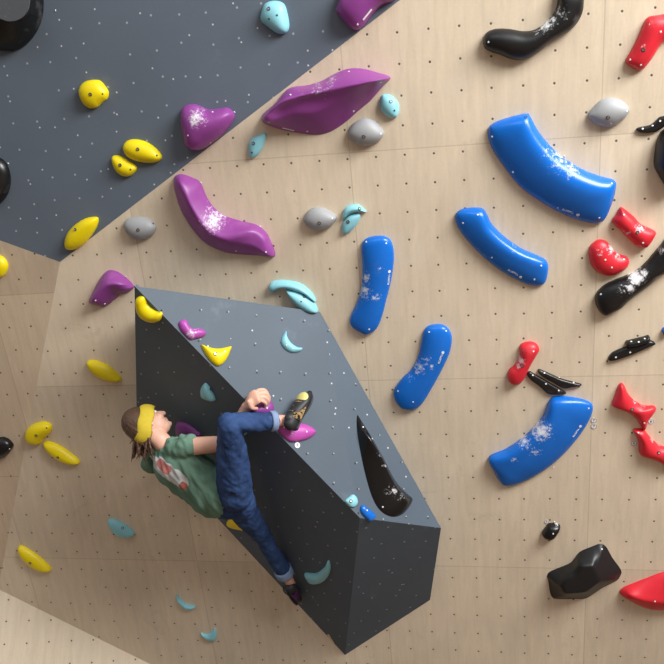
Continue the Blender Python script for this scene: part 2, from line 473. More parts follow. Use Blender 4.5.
Z1, Z2, Z3, Z4, Z5, Z6, Z7, Z8, Z9 = Zm(0, 0), Zm(200, 0), Zm(424, 0), Zm(0, 210), Zm(200, 210), Zm(424, 210), Zm(0, 424), Zm(200, 424), Zm(424, 424)
Zb = Zm(450, 90, 3.103); Zc = Zm(494, 320, 3.906)

# yellow
hold('round yellow hold with a bitten lower edge high on the slate grey panel', 'D', 'yellow',
 Z1((221,255),(228,233),(248,222),(275,222),(290,236),(301,254),(298,272),(288,281),(279,289),(268,298),(250,299),(232,285)), .06, Z1((250,261)), Z1((283,260)), dark_screws=True)
hold('larger egg-shaped yellow hold of the close pair on the slate grey panel', 'D', 'yellow',
 Z1((343,408),(352,390),(375,385),(405,392),(432,410),(448,432),(440,446),(415,450),(380,445),(352,430)), .055, Z1((381,413)), Z1((434,430)), dark_screws=True)
hold('smaller yellow hold of the close pair, touching the lower left of its egg-shaped neighbour', 'D', 'yellow',
 Z1((311,442),(316,430),(335,432),(358,446),(378,460),(376,474),(360,487),(340,486),(325,475),(315,458)), .045, Z1((332,457)), Z1((361,469)), dark_screws=True)
hold('yellow oval hold in the bottom corner of the slate grey panel', 'D', 'yellow',
 Z4((270,20),(240,22),(212,38),(190,62),(182,90),(190,108),(210,108),(236,92),(258,65),(271,40)), .06, Z4((208,54)), ())
hold('yellow hold cut off by the left edge of the picture under the slate panel', 'L', 'yellow',
 Z4((-25,150),(-15,128),(0,125),(15,135),(23,155),(15,178),(0,187),(-15,185)), .05)
hold('slim yellow hold on birch plywood left of the grey volume', 'P', 'yellow',
 Z4((243,418),(262,415),(300,430),(325,452),(337,468),(320,474),(290,468),(262,452),(247,435)), .05)
Zy = Zm(0, 400, 11.0667)
hold('yellow bean-shaped jug beside the black oval hold at lower left', 'P', 'yellow',
 Zy((288,370),(310,310),(370,265),(450,240),(520,240),(570,270),(580,310),(560,360),(500,410),(460,470),(410,485),(350,475),(300,430)), .06, Zy((400,395)), Zy((510,315)), dark_screws=True)
hold('pointed yellow hold just below the yellow bean-shaped jug', 'P', 'yellow',
 Z7((122,52),(135,47),(165,58),(195,78),(220,100),(215,110),(190,108),(160,95),(135,75)), .05, Z7((160,93)), ())
hold('lowest yellow hold, slanting on the shaded plywood at bottom left', 'P', 'yellow',
 Z7((52,340),(62,336),(90,352),(120,375),(142,398),(135,406),(110,403),(80,385),(58,362)), .05, Z7((83,385)), ())
hold('curved yellow hold at the top left corner of the volume underside', 'N', 'yellow',
 Z4((380,255),(382,240),(398,240),(410,262),(430,278),(448,285),(445,303),(425,307),(400,295),(385,275)), .05, (), Z4((433,290)), dark_screws=True)
Zf = Zm(154, 300, 5.533)
hold('fan-shaped yellow hold with a concave top on the volume upper face', 'U', 'yellow',
 Zf((260,248),(300,262),(350,270),(400,262),(426,258),(418,290),(395,335),(365,362),(340,362),(305,330),(275,285)), .04, Zf((340,297)), Zf((392,285)))
Zl = Zm(210, 490, 5.533)
hold('small yellow hold on the volume underside below the climber in jeans', 'N', 'yellow',
 Zl((95,175),(120,148),(140,155),(175,175),(205,205),(190,217),(140,210),(105,195)), .03, Zl((140,180)))
# light blue
hold('light blue egg-shaped hold near the top of the slate grey panel', 'D', 'cyan',
 Z2((170,40),(180,12),(205,2),(232,10),(243,40),(247,75),(237,92),(215,92),(190,75),(172,60)), .06, Z2((190,24)), Z2((191,52),(213,42)), dark_screws=True)
hold('small light blue hold to the right of the large purple hold, above a grey hold', 'P', 'cyan',
 Z2((497,280),(505,262),(525,262),(545,278),(551,300),(545,322),(525,325),(505,310),(497,295)), .045, Z2((528,281)), Z2((538,306)), dark_screws=True)
Zp = Zm(164, 60, 5.533)
hold('light blue leaf-shaped hold under the left tip of the large purple hold', 'P', 'cyan',
 Zp((475,530),(468,495),(475,450),(500,425),(535,412),(560,402),(568,415),(560,450),(545,490),(520,525),(490,542)), .04, Zp((495,462)), Zp((487,512)), dark_screws=True)
Zg = Zm(230, 160, 3.32)
hold('lower light blue leaf of the pair beside the grey hold at upper centre', 'P', 'cyan',
 Zg((375,243),(372,220),(378,202),(395,182),(425,175),(434,182),(428,202),(412,225),(390,243)), .035, Zg((392,205)), ())
hold('upper hooked light blue hold of the pair beside the grey hold at upper centre', 'P', 'cyan',
 Zg((376,195),(378,165),(395,150),(425,147),(440,158),(454,171),(430,170),(402,177)), .04, Zg((430,162)), ())
Zh = Zm(264, 264, 5.533)
hold('long light blue arched hold just above the upper right corner of the volume', 'P', 'cyan',
 Zh((30,130),(40,100),(80,88),(140,90),(200,105),(250,140),(280,175),(288,205),(262,190),(220,160),(170,142),(120,132),(80,138),(45,155)), .05)
hold('light blue leaf-shaped hold tucked under the long arched light blue hold', 'P', 'cyan',
 Zh((125,140),(160,138),(210,155),(260,188),(290,228),(300,258),(280,265),(240,258),(190,230),(150,190)), .065, Zh((218,188)), Zh((205,208)), dark_screws=True)
hold('light blue crescent on the upper face of the volume', 'U', 'cyan',
 Zh((120,370),(125,400),(145,435),(180,460),(210,465),(195,485),(150,490),(115,470),(95,440),(98,405)), .03, (), Zh((125,450)), chalk=[(292,344,9,.5)])
hold('light blue leaf-shaped hold on the volume underside above the climber', 'N', 'cyan',
 Zf((262,500),(268,475),(285,458),(305,475),(325,510),(340,545),(335,555),(300,545),(270,530)), .035, Zf((298,512)))
hold('light blue crescent low on the underside of the volume, right of the climber feet', 'N', 'cyan',
 Z8((290,412),(320,412),(345,395),(355,376),(362,395),(355,420),(335,437),(308,437)), .035)
Zt = Zm(340, 470, 8.3)
hold('small pale light blue triangular hold near the peak of the volume', 'U', 'cyan',
 Zt((40,255),(70,225),(105,203),(135,230),(142,275),(120,305),(90,310),(55,285)), .03, Zt((91,258)), base=srgb(150, 212, 222))
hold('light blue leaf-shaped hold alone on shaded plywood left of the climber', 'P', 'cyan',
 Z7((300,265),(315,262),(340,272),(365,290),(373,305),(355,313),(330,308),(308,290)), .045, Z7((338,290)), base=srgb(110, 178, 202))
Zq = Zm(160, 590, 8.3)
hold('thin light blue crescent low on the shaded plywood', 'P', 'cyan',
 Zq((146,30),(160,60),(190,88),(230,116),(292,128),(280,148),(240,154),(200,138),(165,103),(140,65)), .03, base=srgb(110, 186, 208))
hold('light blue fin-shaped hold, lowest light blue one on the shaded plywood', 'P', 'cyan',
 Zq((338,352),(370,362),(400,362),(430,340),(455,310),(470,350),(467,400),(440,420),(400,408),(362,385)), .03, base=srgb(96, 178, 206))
# grey
hold('grey hold at left, next to the edge of the slate grey panel', 'P', 'grey',
 Z4((345,45),(352,25),(380,18),(410,22),(430,38),(432,55),(418,72),(390,82),(362,72)), .06, Z4((382,55)), Z4((420,40)), dark_screws=True)
hold('grey hold below the right end of the large purple hold', 'P', 'grey',
 Z2((409,365),(425,340),(455,326),(480,332),(502,352),(509,370),(495,390),(465,402),(435,398),(415,382)), .065, Z2((453,378)), Z2((500,370)))
hold('grey hold at upper centre beside the light blue pair', 'P', 'grey',
 Z2((287,605),(300,582),(325,572),(355,580),(378,598),(372,615),(355,630),(325,637),(300,625)), .06, Z2((330,617)), Z2((366,604)))
Zr = Zm(584, 80, 8.3)
hold('pale grey lens-shaped hold at upper right above the red holds', 'P', 'grey',
 Zr((32,290),(80,220),(140,165),(210,145),(290,160),(350,200),(375,250),(340,310),(290,350),(230,382),(150,382),(80,350)), .06, Zr((200,310)), Zr((225,360),(355,257)))
# purple
hold('purple macro hold at the top edge of the picture with a white maker strip', 'D', 'purple',
 Z2((378,30),(385,8),(395,-30),(450,-60),(560,-60),(545,-5),(505,14),(480,38),(455,70),(437,83),(420,78),(400,58)), .11, (), Z2((436,68)), wear=.05)
hold('heart-shaped purple hold with chalk smear on the slate grey panel', 'D', 'purple',
 Z1((508,300),(525,288),(548,290),(575,302),(605,300),(632,298),(650,318),(640,345),(618,372),(590,395),(560,413),(535,413),(518,400),(512,370),(506,335)), .12, (),
 Z1((588,310),(640,312),(580,395),(520,375)), chalk=[(196, 119, 14, .85), (205,122,10,.5)])
big = hold('largest purple hold, a long ridged boat shape at upper centre', 'P', 'purple',
 Z2((172,318),(205,288),(245,245),(300,235),(340,222),(370,205),(410,190),(450,190),(490,200),(527,214),(505,240),(470,280),(440,305),(400,340),(360,365),(325,373),(280,369),(230,360),(190,347),(174,337)), .17, (),
 Z2((190,338),(297,363),(425,308),(500,228),(412,198),(250,262)), chalk=[(318,88,18,.5),(330,82,14,.5),(300,92,12,.35)], ridge=Z2((178,330),(205,296),(245,275),(300,258),(370,245),(450,230),(523,216)), p=.9, wear=.05)
hold('long bent purple hold with chalk in its elbow, right of the slate panel edge', 'P', 'purple',
 [(174.5,177),(181,174),(191.5,177),(200.6,182.5),(206,195),(213,206),(224,215),(240,220.5),(256,224.5),(265,231),(270.5,240),(275,256),(258,255.5),(236,254),(221.7,251),(207,244),(198,236),(189,224),(181.5,211),(176.5,197),(174,186)], .12, (),
 [(198.6,184.4),(178,205),(257,230),(236,251),(266,252)], chalk=[(213,222,20,.8),(207,212,14,.5)], ridge=[(179,180),(190,203),(205,227),(222,238),(238,236),(256,230),(272,252)], p=.7)
hold('purple hold touching the upper left corner of the grey volume', 'P', 'purple',
 Z4((247,248),(260,220),(280,185),(300,167),(325,170),(350,188),(370,208),(368,218),(350,230),(330,235),(315,250),(290,267),(265,262),(250,257)), .1, (), Z4((265,250),(348,185),(290,260)), ridge=Z4((255,252),(285,215),(310,205),(360,212)), p=.7)
hold('small purple bean-shaped hold with chalk on the volume upper face', 'U', 'purple',
 Zf((135,130),(150,112),(175,112),(190,140),(210,160),(240,158),(270,165),(285,185),(270,205),(230,215),(200,220),(170,195),(145,165)), .035, (), Zf((230,180)), chalk=[(191,334,9,.75),(196,329,8,.6)], base=srgb(176, 76, 172))
Zk = Zm(115, 390, 5.533)
hold('purple hold on the volume underside partly hidden behind the climber arm', 'N', 'purple',
 Zk((342,185),(370,176),(410,190),(450,220),(478,250),(440,275),(455,330),(375,330),(348,262)), .045, base=srgb(176, 84, 176))
Zi = Zm(210, 380, 5.533)
hh_ = hold('purple hold gripped by the climber hand', 'U', 'purple',
 Zi((225,175),(250,140),(280,120),(312,110),(335,118),(349,150),(342,185),(300,200),(250,195)), .045, (), Zi((316,155)), base=srgb(176, 70, 160))
fh_ = hold('pinkish purple hold under the climber upper foot', 'U', 'purple',
 Zi((362,262),(380,242),(430,236),(500,240),(550,255),(582,285),(560,315),(510,335),(450,342),(420,328),(385,292)), .04, (), Zi((410,262),(535,286)), chalk=[(292,434,8,.45),(303,431,8,.4)], base=srgb(190, 80, 176))
# blue
b1 = hold('largest blue hold, a broad curved slab at upper right', 'P', 'blue',
 Zb((117,132),(130,105),(180,85),(238,72),(250,82),(270,120),(300,160),(340,200),(400,240),(460,265),(508,278),(514,295),(505,340),(485,390),(460,412),(420,408),(360,388),(290,350),(220,300),(170,240),(130,180)), .105, Zb((235,86)),
 Zb((130,145),(195,255),(355,205),(502,290),(463,397),(335,365)), ridge=Zb((232,110),(268,180),(320,240),(400,295),(480,318)), p=.5, soft=45, chalk=[(562,159,22,.62),(572,170,16,.65),(548,152,12,.5)], wear=.02)
b2 = hold('blue curved hold directly below the largest blue slab', 'P', 'blue',
 Zb((16,400),(22,378),(50,366),(98,366),(115,385),(130,415),(170,455),(220,490),(270,512),(300,530),(304,560),(295,595),(270,607),(230,598),(170,567),(110,522),(60,472),(28,430)), .075, (),
 Zb((40,413),(86,387),(130,520),(283,545),(262,588)), ridge=Zb((85,388),(108,430),(155,480),(215,515),(275,540)), p=.5, soft=40, chalk=[(515,247,16,.35),(500,232,12,.3)], wear=.03)
b3 = hold('upright blue curved hold with chalked inner edge, the leftmost blue one', 'P', 'blue',
 Z5((447,110),(452,85),(475,73),(510,72),(530,88),(537,130),(530,190),(518,240),(505,290),(490,325),(465,342),(440,335),(417,315),(418,290),(435,255),(447,210),(450,160)), .06, (),
 Z5((460,88),(515,92),(468,330)), chalk=[(363,291,14,.8),(365,278,10,.8),(376,297,8,.7),(380,268,8,.5)], wear=.03)
b4 = hold('blue curved hold just right of the volume, tilted with chalk flecks', 'P', 'blue',
 [(424,330),(431,324.8),(444,325),(451.5,334.7),(450,351),(442,369),(431,389),(422,403),(413,409),(402,407),(395.5,400),(394,390),(402,378),(411.4,369),(418.6,354.6),(421,343.7)], .06, (),
 [(429,332),(446,331),(398,391),(413,402)], chalk=[(419,368,14,.7),(427,360,10,.6),(411,378,9,.5),(432,366,7,.6)], wear=.03)
b5 = hold('broad blue curved hold with heavy chalk at lower right', 'P', 'blue',
 Zc((-20,533),(50,500),(115,455),(160,410),(195,365),(212,318),(235,298),(290,298),(350,310),(384,330),(380,370),(350,425),(300,490),(240,550),(170,600),(100,635),(50,646),(20,625),(-5,580)), .09, (),
 Zc((246,304),(370,345),(232,575)), ridge=Zc((262,330),(232,378),(194,430),(142,482),(70,530),(15,560)), p=.5, soft=45, chalk=[(541,432,18,.95),(524,443,14,.75),(535,452,10,.7),(514,461,7,.6)], wear=.02)
hold('small sliver of a blue hold at the right edge of the picture', 'P', 'blue',
 Zm(600, 320, 10.375)((640,100),(664,70),(700,60),(725,110),(690,160),(655,145)), .04)
# black
Zn = Zm(474, 0, 5.533)
hold('long black S-curved hold at the top edge, its elbow dusted with chalk', 'P', 'black',
 Zn((50,240),(55,200),(80,172),(130,158),(200,160),(270,172),(330,165),(380,135),(420,95),(450,55),(462,0),(465,-60),(600,-60),(606,0),(600,60),(580,110),(540,160),(480,200),(420,235),(370,275),(320,310),(270,330),(210,328),(150,305),(90,285),(60,265)), .08, (), Zn((80,233)),
 chalk=[(546,22,14,.9),(537,32,8,.45),(560,13,12,.6)], rough=.38)
hold('thin black blade hold at the right edge below the pale grey hold', 'P', 'black',
 Zr((432,405),(460,390),(490,385),(560,365),(620,310),(650,300),(700,290),(720,330),(680,370),(620,415),(560,435),(500,440),(450,430)), .022, w=.010, bolts=(), screws=Zr((487,405),(570,380),(632,340)))
hold('big black rounded hold cut off by the right edge of the picture', 'P', 'black',
 Zm(630, 120, 8.3)((195,350),(200,290),(213,200),(235,130),(280,75),(400,40),(500,200),(450,500),(330,570),(280,530),(210,410)), .12, rough=.4)
Zs = Zm(574, 240, 7.378)
hold('long black wavy hold with a chalk-white centre at right', 'P', 'black',
 Zs((153,420),(170,380),(220,330),(300,290),(380,260),(450,225),(520,170),(580,100),(640,30),(720,-50),(760,150),(680,230),(620,260),(570,310),(520,350),(450,400),(400,440),(350,490),(300,520),(240,549),(195,530),(162,480)), .08, (), Zs((198,400)),
 chalk=[(637,279,10,1.25),(630,288,8,1.05),(644,274,7,.9),(624,290,12,.5),(663,251,6,.7)], rough=.38)
Zu = Zm(600, 320, 10.375)
hold('slim black blade hold under a small black block', 'P', 'black',
 Zu((82,410),(100,360),(150,320),(260,275),(400,240),(510,205),(572,235),(550,258),(450,300),(350,345),(230,390),(140,417)), .025, w=.012, bolts=(), screws=Zu((165,387),(313,337)), wear=.05)
hold('small black block hold with a white chalk stripe, set against the slim black blade', 'P', 'black',
 Zu((260,235),(272,212),(300,205),(380,185),(460,165),(495,153),(514,170),(508,205),(450,228),(380,250),(290,268),(264,258)), .042, w=.010, bolts=(), screws=Zu((330,235),(402,228),(468,202)), chalk=[(633,337.5,3.2,.9),(638,336.5,3.2,.95),(642.5,335.5,3,.9)])
Zv = Zm(500, 330, 6.64)
hold('lower black blade hold of the pair, touching the red peanut-shaped hold', 'P', 'black',
 Zv((178,290),(196,272),(240,296),(350,360),(432,408),(430,421),(380,424),(318,420),(260,370),(200,325)), .020, w=.008, bolts=(), screws=Zv((218,300),(305,358),(390,402)))
hold('upper black blade hold of the pair, right of the red peanut-shaped hold', 'P', 'black',
 Zv((250,272),(262,258),(320,282),(400,318),(470,338),(537,356),(530,368),(480,376),(420,383),(350,345),(280,305)), .020, w=.008, bolts=(), screws=Zv((295,285),(395,322),(490,353)))
hold('black faceted block with a chalk streak at lower right', 'P', 'black',
 Zm(534, 534, 5.108)((66,215),(85,190),(180,150),(205,125),(235,90),(300,62),(338,50),(368,65),(400,120),(445,185),(440,215),(420,240),(350,275),(270,327),(210,332),(120,332),(92,322),(80,290),(73,240)), .11, (), Zm(534, 534, 5.108)((347,77)),
 plateau=Zm(534, 534, 5.108)((215,160),(300,158),(335,235),(262,290),(160,300),(140,262)), p=1.0, rough=.42, wear=.0, base=srgb(22, 24, 27))
Zw = Zm(535, 510, 18.97)
hold('smallest black hold, a round nub above the faceted black block', 'P', 'black',
 Zw((122,430),(150,380),(200,310),(250,255),(330,243),(400,250),(462,272),(477,310),(455,380),(410,445),(370,492),(320,527),(260,527),(190,507),(150,470)), .06, (), Zw((345,450),(385,315)), chalk=[(558,527,4,1.0)])
hold('black oval hold cut off by the left edge beside the yellow bean-shaped jug', 'P', 'black',
 Zy((-120,530),(-60,440),(20,410),(90,430),(140,480),(146,520),(100,590),(40,630),(-20,655),(-90,620)), .06, (), Zy((105,540)))
hold('large black bowl-like hold with a dusty grey face in the top left corner', 'D', 'black',
 Zm(0, 0, 5.533)((-140,200),(-60,262),(0,278),(70,282),(130,260),(185,205),(225,130),(240,60),(235,-60),(180,-160),(0,-200),(-140,-150)), .17, (), Zm(0, 0, 5.533)((220,50)),
 plateau=Zm(0, 0, 5.533)((-90,70),(-10,95),(55,118),(110,110),(150,80),(172,30),(165,-60),(60,-110),(-60,-110)), p=.55, rough=.4, base=srgb(48, 51, 55))
tl_ = [o for o in COL.objects if o.get('label', '').startswith('large black bowl')][0]
def inner_face():
    o = tl_; Mi = o.matrix_world.inverted(); pl = PD; Hh = .17
    q = catmull([tuple((Mi @ pl.hit(*p, h=Hh*.9))[:2]) for p in Zm(0, 0, 5.533)((-90,70),(-10,95),(55,118),(110,110),(150,80),(172,30),(165,-60),(60,-110),(-60,-110))], 6)
    bm = bmesh.new(); a = [bm.verts.new((x, y, Hh+.0015)) for x, y in q]; b_ = [bm.verts.new((x, y, Hh-.004)) for x, y in q]
    bm.faces.new(a); bm.faces.new(b_[::-1]); n = len(a)
    for i in range(n): bm.faces.new((a[i], b_[i], b_[(i+1) % n], a[(i+1) % n]))
    bmesh.ops.recalc_face_normals(bm, faces=bm.faces)
    me = bpy.data.meshes.new('inner_face'); bm.to_mesh(me); bm.free()
    c = mesh_obj('inner_face', me, o, [hold_mat('dusty_grey_plastic', srgb(92, 96, 102), .6, chalk=[(0, 0, .2, .3)])]); c['label'] = 'dusty grey inner face'
inner_face()
hold('small light blue hold mostly hidden behind the climber bent leg', 'N', 'cyan', Zi((170,262),(190,258),(206,284),(200,300),(178,292)), .02)
hold('black hold half out of view on the left edge of the slate grey panel', 'D', 'black',
 Z1((-60,450),(-30,432),(0,436),(20,455),(30,490),(25,530),(5,560),(-20,570),(-60,540)), .08, (), Z1((10,455)))
Zx = Zm(330, 400, 5.533)
hold('long black glossy horn-shaped hold on the right face of the volume', 'R', 'black',
 Zx((153,84),(180,126),(220,190),(260,260),(300,330),(340,410),(380,470),(430,520),(457,548),(440,590),(400,632),(350,647),(300,630),(260,590),(230,530),(205,450),(185,370),(165,270),(150,170),(147,112)), .09, (), Zx((183,150),(292,592),(228,215)),
 ridge=Zx((178,155),(222,215),(290,335),(330,425),(375,500),(420,550)), p=.8, chalk=[(393,490,12,.62),(384,466,6,.55),(401,497,8,.55),(379,455,5,.5)], rough=.14, wear=0)
# dark blue-ish small one next to the pale triangle
hold('small bright blue hold next to the pale triangular hold at the peak of the volume', 'R', 'blue',
 Zt((166,310),(185,290),(220,312),(260,345),(290,375),(277,405),(250,427),(220,407),(185,372),(166,340)), .03, (), Zt((225,335)), base=srgb(30, 140, 220))
# red
hold('red bone-shaped hold cut by the right edge at the top of the picture', 'P', 'red',
 Z3((557,170),(575,135),(590,105),(605,70),(618,48),(645,42),(690,40),(692,90),(655,122),(637,150),(622,172),(600,194),(578,188)), .06, Z3((607,138)), Z3((623,68),(655,88),(600,180),(570,165)), chalk=[(643,48,7,.5)])
hold('red blocky waisted hold above the round red hold', 'P', 'red',
 Zb((502,407),(515,385),(528,363),(545,372),(570,392),(592,415),(634,436),(636,447),(617,478),(600,488),(575,480),(555,462),(530,437)), .065, Zb((582,442)), Zb((599,475),(540,387)), chalk=[(640,229,9,.75),(627,233,7,.6)])
hold('round red kidney-shaped hold between the blocky red hold and long black wavy hold', 'P', 'red',
 Zb((431,520),(431,490),(445,472),(465,463),(487,470),(500,487),(520,507),(545,515),(555,530),(545,552),(515,570),(485,574),(455,562),(438,542)), .06, (), Zb((482,527),(502,551),(540,526)), chalk=[(613,250,8,.95),(601,252,8,.6),(618,256,5,.8)])
hold('red peanut-shaped hold beside the pair of black blades', 'P', 'red',
 Zv((48,300),(60,260),(90,235),(115,200),(130,160),(128,110),(150,85),(200,75),(240,88),(261,125),(237,170),(212,210),(187,260),(165,310),(130,350),(90,354),(60,337)), .06, Zv((148,237)), Zv((222,142)), chalk=[(521,361,7,.85),(519,366,6,.7)])
Zz = Zm(584, 360, 8.3)
hold('red bone-shaped hold with a white chalk patch, upper of the two at lower right edge', 'P', 'red',
 Zz((230,350),(255,290),(283,210),(310,188),(337,215),(362,270),(402,320),(460,360),(520,378),(570,375),(597,395),(570,440),(530,490),(517,545),(503,568),(480,562),(450,510),(400,450),(350,422),(290,397),(238,377)), .06, Zz((400,408)), Zz((502,525)), chalk=[(637,403,5,.85),(644,406.5,5,.85)])
hold('red bone-shaped hold running out of the right edge, lower of the two', 'P', 'red',
 Zm(604, 400, 9.486)((273,280),(300,268),(360,270),(390,290),(430,340),(480,390),(540,430),(620,470),(640,640),(580,612),(500,570),(420,540),(350,517),(328,480),(325,400),(303,340)), .06, Zm(604, 400, 9.486)((520,500)), Zm(604, 400, 9.486)((328,315)), chalk=[(655,442,5,.9),(661,446,5,.9)])
hold('large red rounded wedge hold in the lower right corner', 'P', 'red',
 Zm(534, 534, 5.108)((436,292),(460,270),(520,245),(580,222),(664,192),(760,180),(800,280),(760,365),(664,384),(600,383),(540,364),(480,332),(446,310)), .085, (), Zm(534, 534, 5.108)((618,345)),
 ridge=Zm(534, 534, 5.108)((450,296),(520,325),(600,342),(700,345),(770,300)), p=.55, wear=.02)

# ------------------------------------------------------------------ writing on holds
def text_mesh(txt, size):
    cu = bpy.data.curves.new('lettering', 'FONT'); cu.body = txt; cu.size = size; cu.align_x = 'CENTER'; cu.align_y = 'CENTER'; cu.extrude = .0006
    o = bpy.data.objects.new('tmp', cu); COL.objects.link(o)
    dg = bpy.context.evaluated_depsgraph_get(); me = bpy.data.meshes.new_from_object(o.evaluated_get(dg))
    bpy.data.objects.remove(o); bpy.data.curves.remove(cu)
    return me
def ray_surface(o, px, py):
    Mi = o.matrix_world.inverted(); a = Mi @ CAM; d = (Mi.to_3x3() @ ray(px, py)).normalized()
    ok, loc, nrm, _ = o.ray_cast(a, d)
    return (loc, nrm) if ok else (None, None)
def on_surface(o, me, q0, q1, nm, mats, lift=.0012):
    """lay a flat mesh on a hold, centred between two photo points, reading along q0 -> q1, bent to the surface"""
    bpy.context.view_layer.update()
    mx, my = (q0[0]+q1[0])/2, (q0[1]+q1[1])/2
    loc, nrm = ray_surface(o, mx, my)
    if loc is None: return
    a, _ = ray_surface(o, *q0); b, _ = ray_surface(o, *q1)
    if a is None or b is None: a, b = loc, loc+Vector((.01, 0, 0))
    x = (b-a); x = (x - nrm*x.dot(nrm)).normalized(); y = nrm.cross(x)
    R = Matrix((x, y, nrm)).transposed().to_4x4(); R.translation = loc + nrm*lift
    c = mesh_obj(nm, me, o)
    if not me.materials:
        for m in mats: me.materials.append(m)
    c.matrix_local = R
    return c
def hexa(r):
    bm = bmesh.new()
    bmesh.ops.create_cone(bm, cap_ends=True, segments=6, radius1=r, radius2=r, depth=.0012)
    me = bpy.data.meshes.new('hexagon_mark'); bm.to_mesh(me); bm.free(); return me
def plate(w, h):
    bm = bmesh.new(); bmesh.ops.create_cube(bm, size=1)
    for v in bm.verts: v.co = Vector((v.co.x*w, v.co.y*h, v.co.z*.002))
    bmesh.ops.bevel(bm, geom=bm.edges[:], offset=.0006, segments=1, affect='EDGES')
    me = bpy.data.meshes.new('maker_strip'); bm.to_mesh(me); bm.free(); return me
for o, q0, q1, hx in ((b1, (560.5,208.5), (575.5,214), (577.8,214.8)), (b2, (507.5,269.5), (518.5,275.3), (520.6,277)), (b3, (388,285.5), (389.2,273.5), (389.3,271.5)),
                      (b4, (438.8,363), (441.8,354.5), (442.8,352.5)), (b5, (573,437), (578.8,428.5), (580.3,426.3))):
    me = text_mesh('BLUEPILL', .0155)
    on_surface(o, me, q0, q1, 'lettering', [M_WHITE])
    on_surface(o, hexa(.009), (hx[0]-.5, hx[1]), (hx[0]+.5, hx[1]), 'hexagon_mark', [M_WHITE])
on_surface(big, plate(.062, .009), (283.5,128), (293,130.2), 'maker_strip', [M_WHITE])
for o in list(COL.objects):
    if o.get('label', '').startswith('purple macro hold at the top'): on_surface(o, plate(.062, .011), (364,18.5), (370.5,10.5), 'maker_strip', [M_WHITE])
# number tags
TAGM = cyl_mesh('route_tag', .0145, .0012, M_WHITE)
RINGM = None
def route_tag(face, px, py, digit, label, r=1.0, ring=True):
    pl = FACE[face]
    bm = bmesh.new(); bmesh.ops.create_cone(bm, cap_ends=True, segments=28, radius1=.0155*r, radius2=.0155*r, depth=.002)
    me = bpy.data.meshes.new('route_tag'); bm.to_mesh(me); bm.free()
    o = mesh_obj('route_tag', me, None, [M_WHITE]); o.matrix_world = Matrix.Translation(pl.hit(px, py)+pl.n*.0011) @ pl.R.to_4x4()
    tag(o, label, 'tag', 'round white route number tags')
    t = text_mesh(digit, .022*r); c = mesh_obj('number', t, o, [M_INK]); c.location = (0, 0, .0012)
    if ring:
        bm = bmesh.new(); n = 28
        pr = [(.0155*r, .001), (.0155*r, .0016), (.0135*r, .0016), (.0135*r, .001)]
        rg = [[bm.verts.new((a*math.cos(2*math.pi*i/n), a*math.sin(2*math.pi*i/n), z)) for i in range(n)] for a, z in pr]
        for k in range(4):
            for i in range(n): bm.faces.new((rg[k][i], rg[k][(i+1) % n], rg[(k+1) % 4][(i+1) % n], rg[(k+1) % 4][i]))
        bmesh.ops.recalc_face_normals(bm, faces=bm.faces)
        m2 = bpy.data.meshes.new('border'); bm.to_mesh(m2); bm.free(); mesh_obj('border', m2, o, [plain('grey_ink', (.18, .18, .18, 1))])
route_tag('P', 593.8, 420.2, '7', 'upper round number tag right of the broad blue hold at lower right')
route_tag('P', 593.8, 426.2, '7', 'lower round number tag right of the broad blue hold at lower right')
route_tag('P', 650.9, 421.3, '6', 'round number tag to the right of the red bone-shaped hold')
route_tag('P', 633.8, 443, '6', 'round number tag left of the lower red hold at the edge')
route_tag('P', 546.6, 521.8, '7', 'round number tag above the smallest black hold', r=.8)
route_tag('U', 297.3, 445.2, '9', 'plain white round tag under the pinkish purple foot hold', ring=False)

# worn corner of the volume
def chip():
    bm = bmesh.new()
    a, b = (327.5, 634.5), (334.5, 645.5)
    P = [(327,634.5),(329,634),(331,638),(333.5,641.5),(335,645),(333,645.5),(331.5,643),(330.5,640.5)]
    fr = [bm.verts.new(VI @ (G_under.hit(*q)+G_under.n*.0015)) for q in P]; bk = [bm.verts.new(VI @ (G_under.hit(*q)-G_under.n*.004)) for q in P]
    bm.faces.new(fr); bm.faces.new(bk[::-1])
    for i in range(len(P)): bm.faces.new((fr[i], bk[i], bk[(i+1) % len(P)], fr[(i+1) % len(P)]))
    bmesh.ops.recalc_face_normals(bm, faces=bm.faces)
    me = bpy.data.meshes.new('worn_edge'); bm.to_mesh(me); bm.free()
    o = mesh_obj('worn_edge', me, vol, [plain('bare_wood', srgb(220, 196, 160), .7)]); o['label'] = 'bare wood chip in the grey paint'
chip()

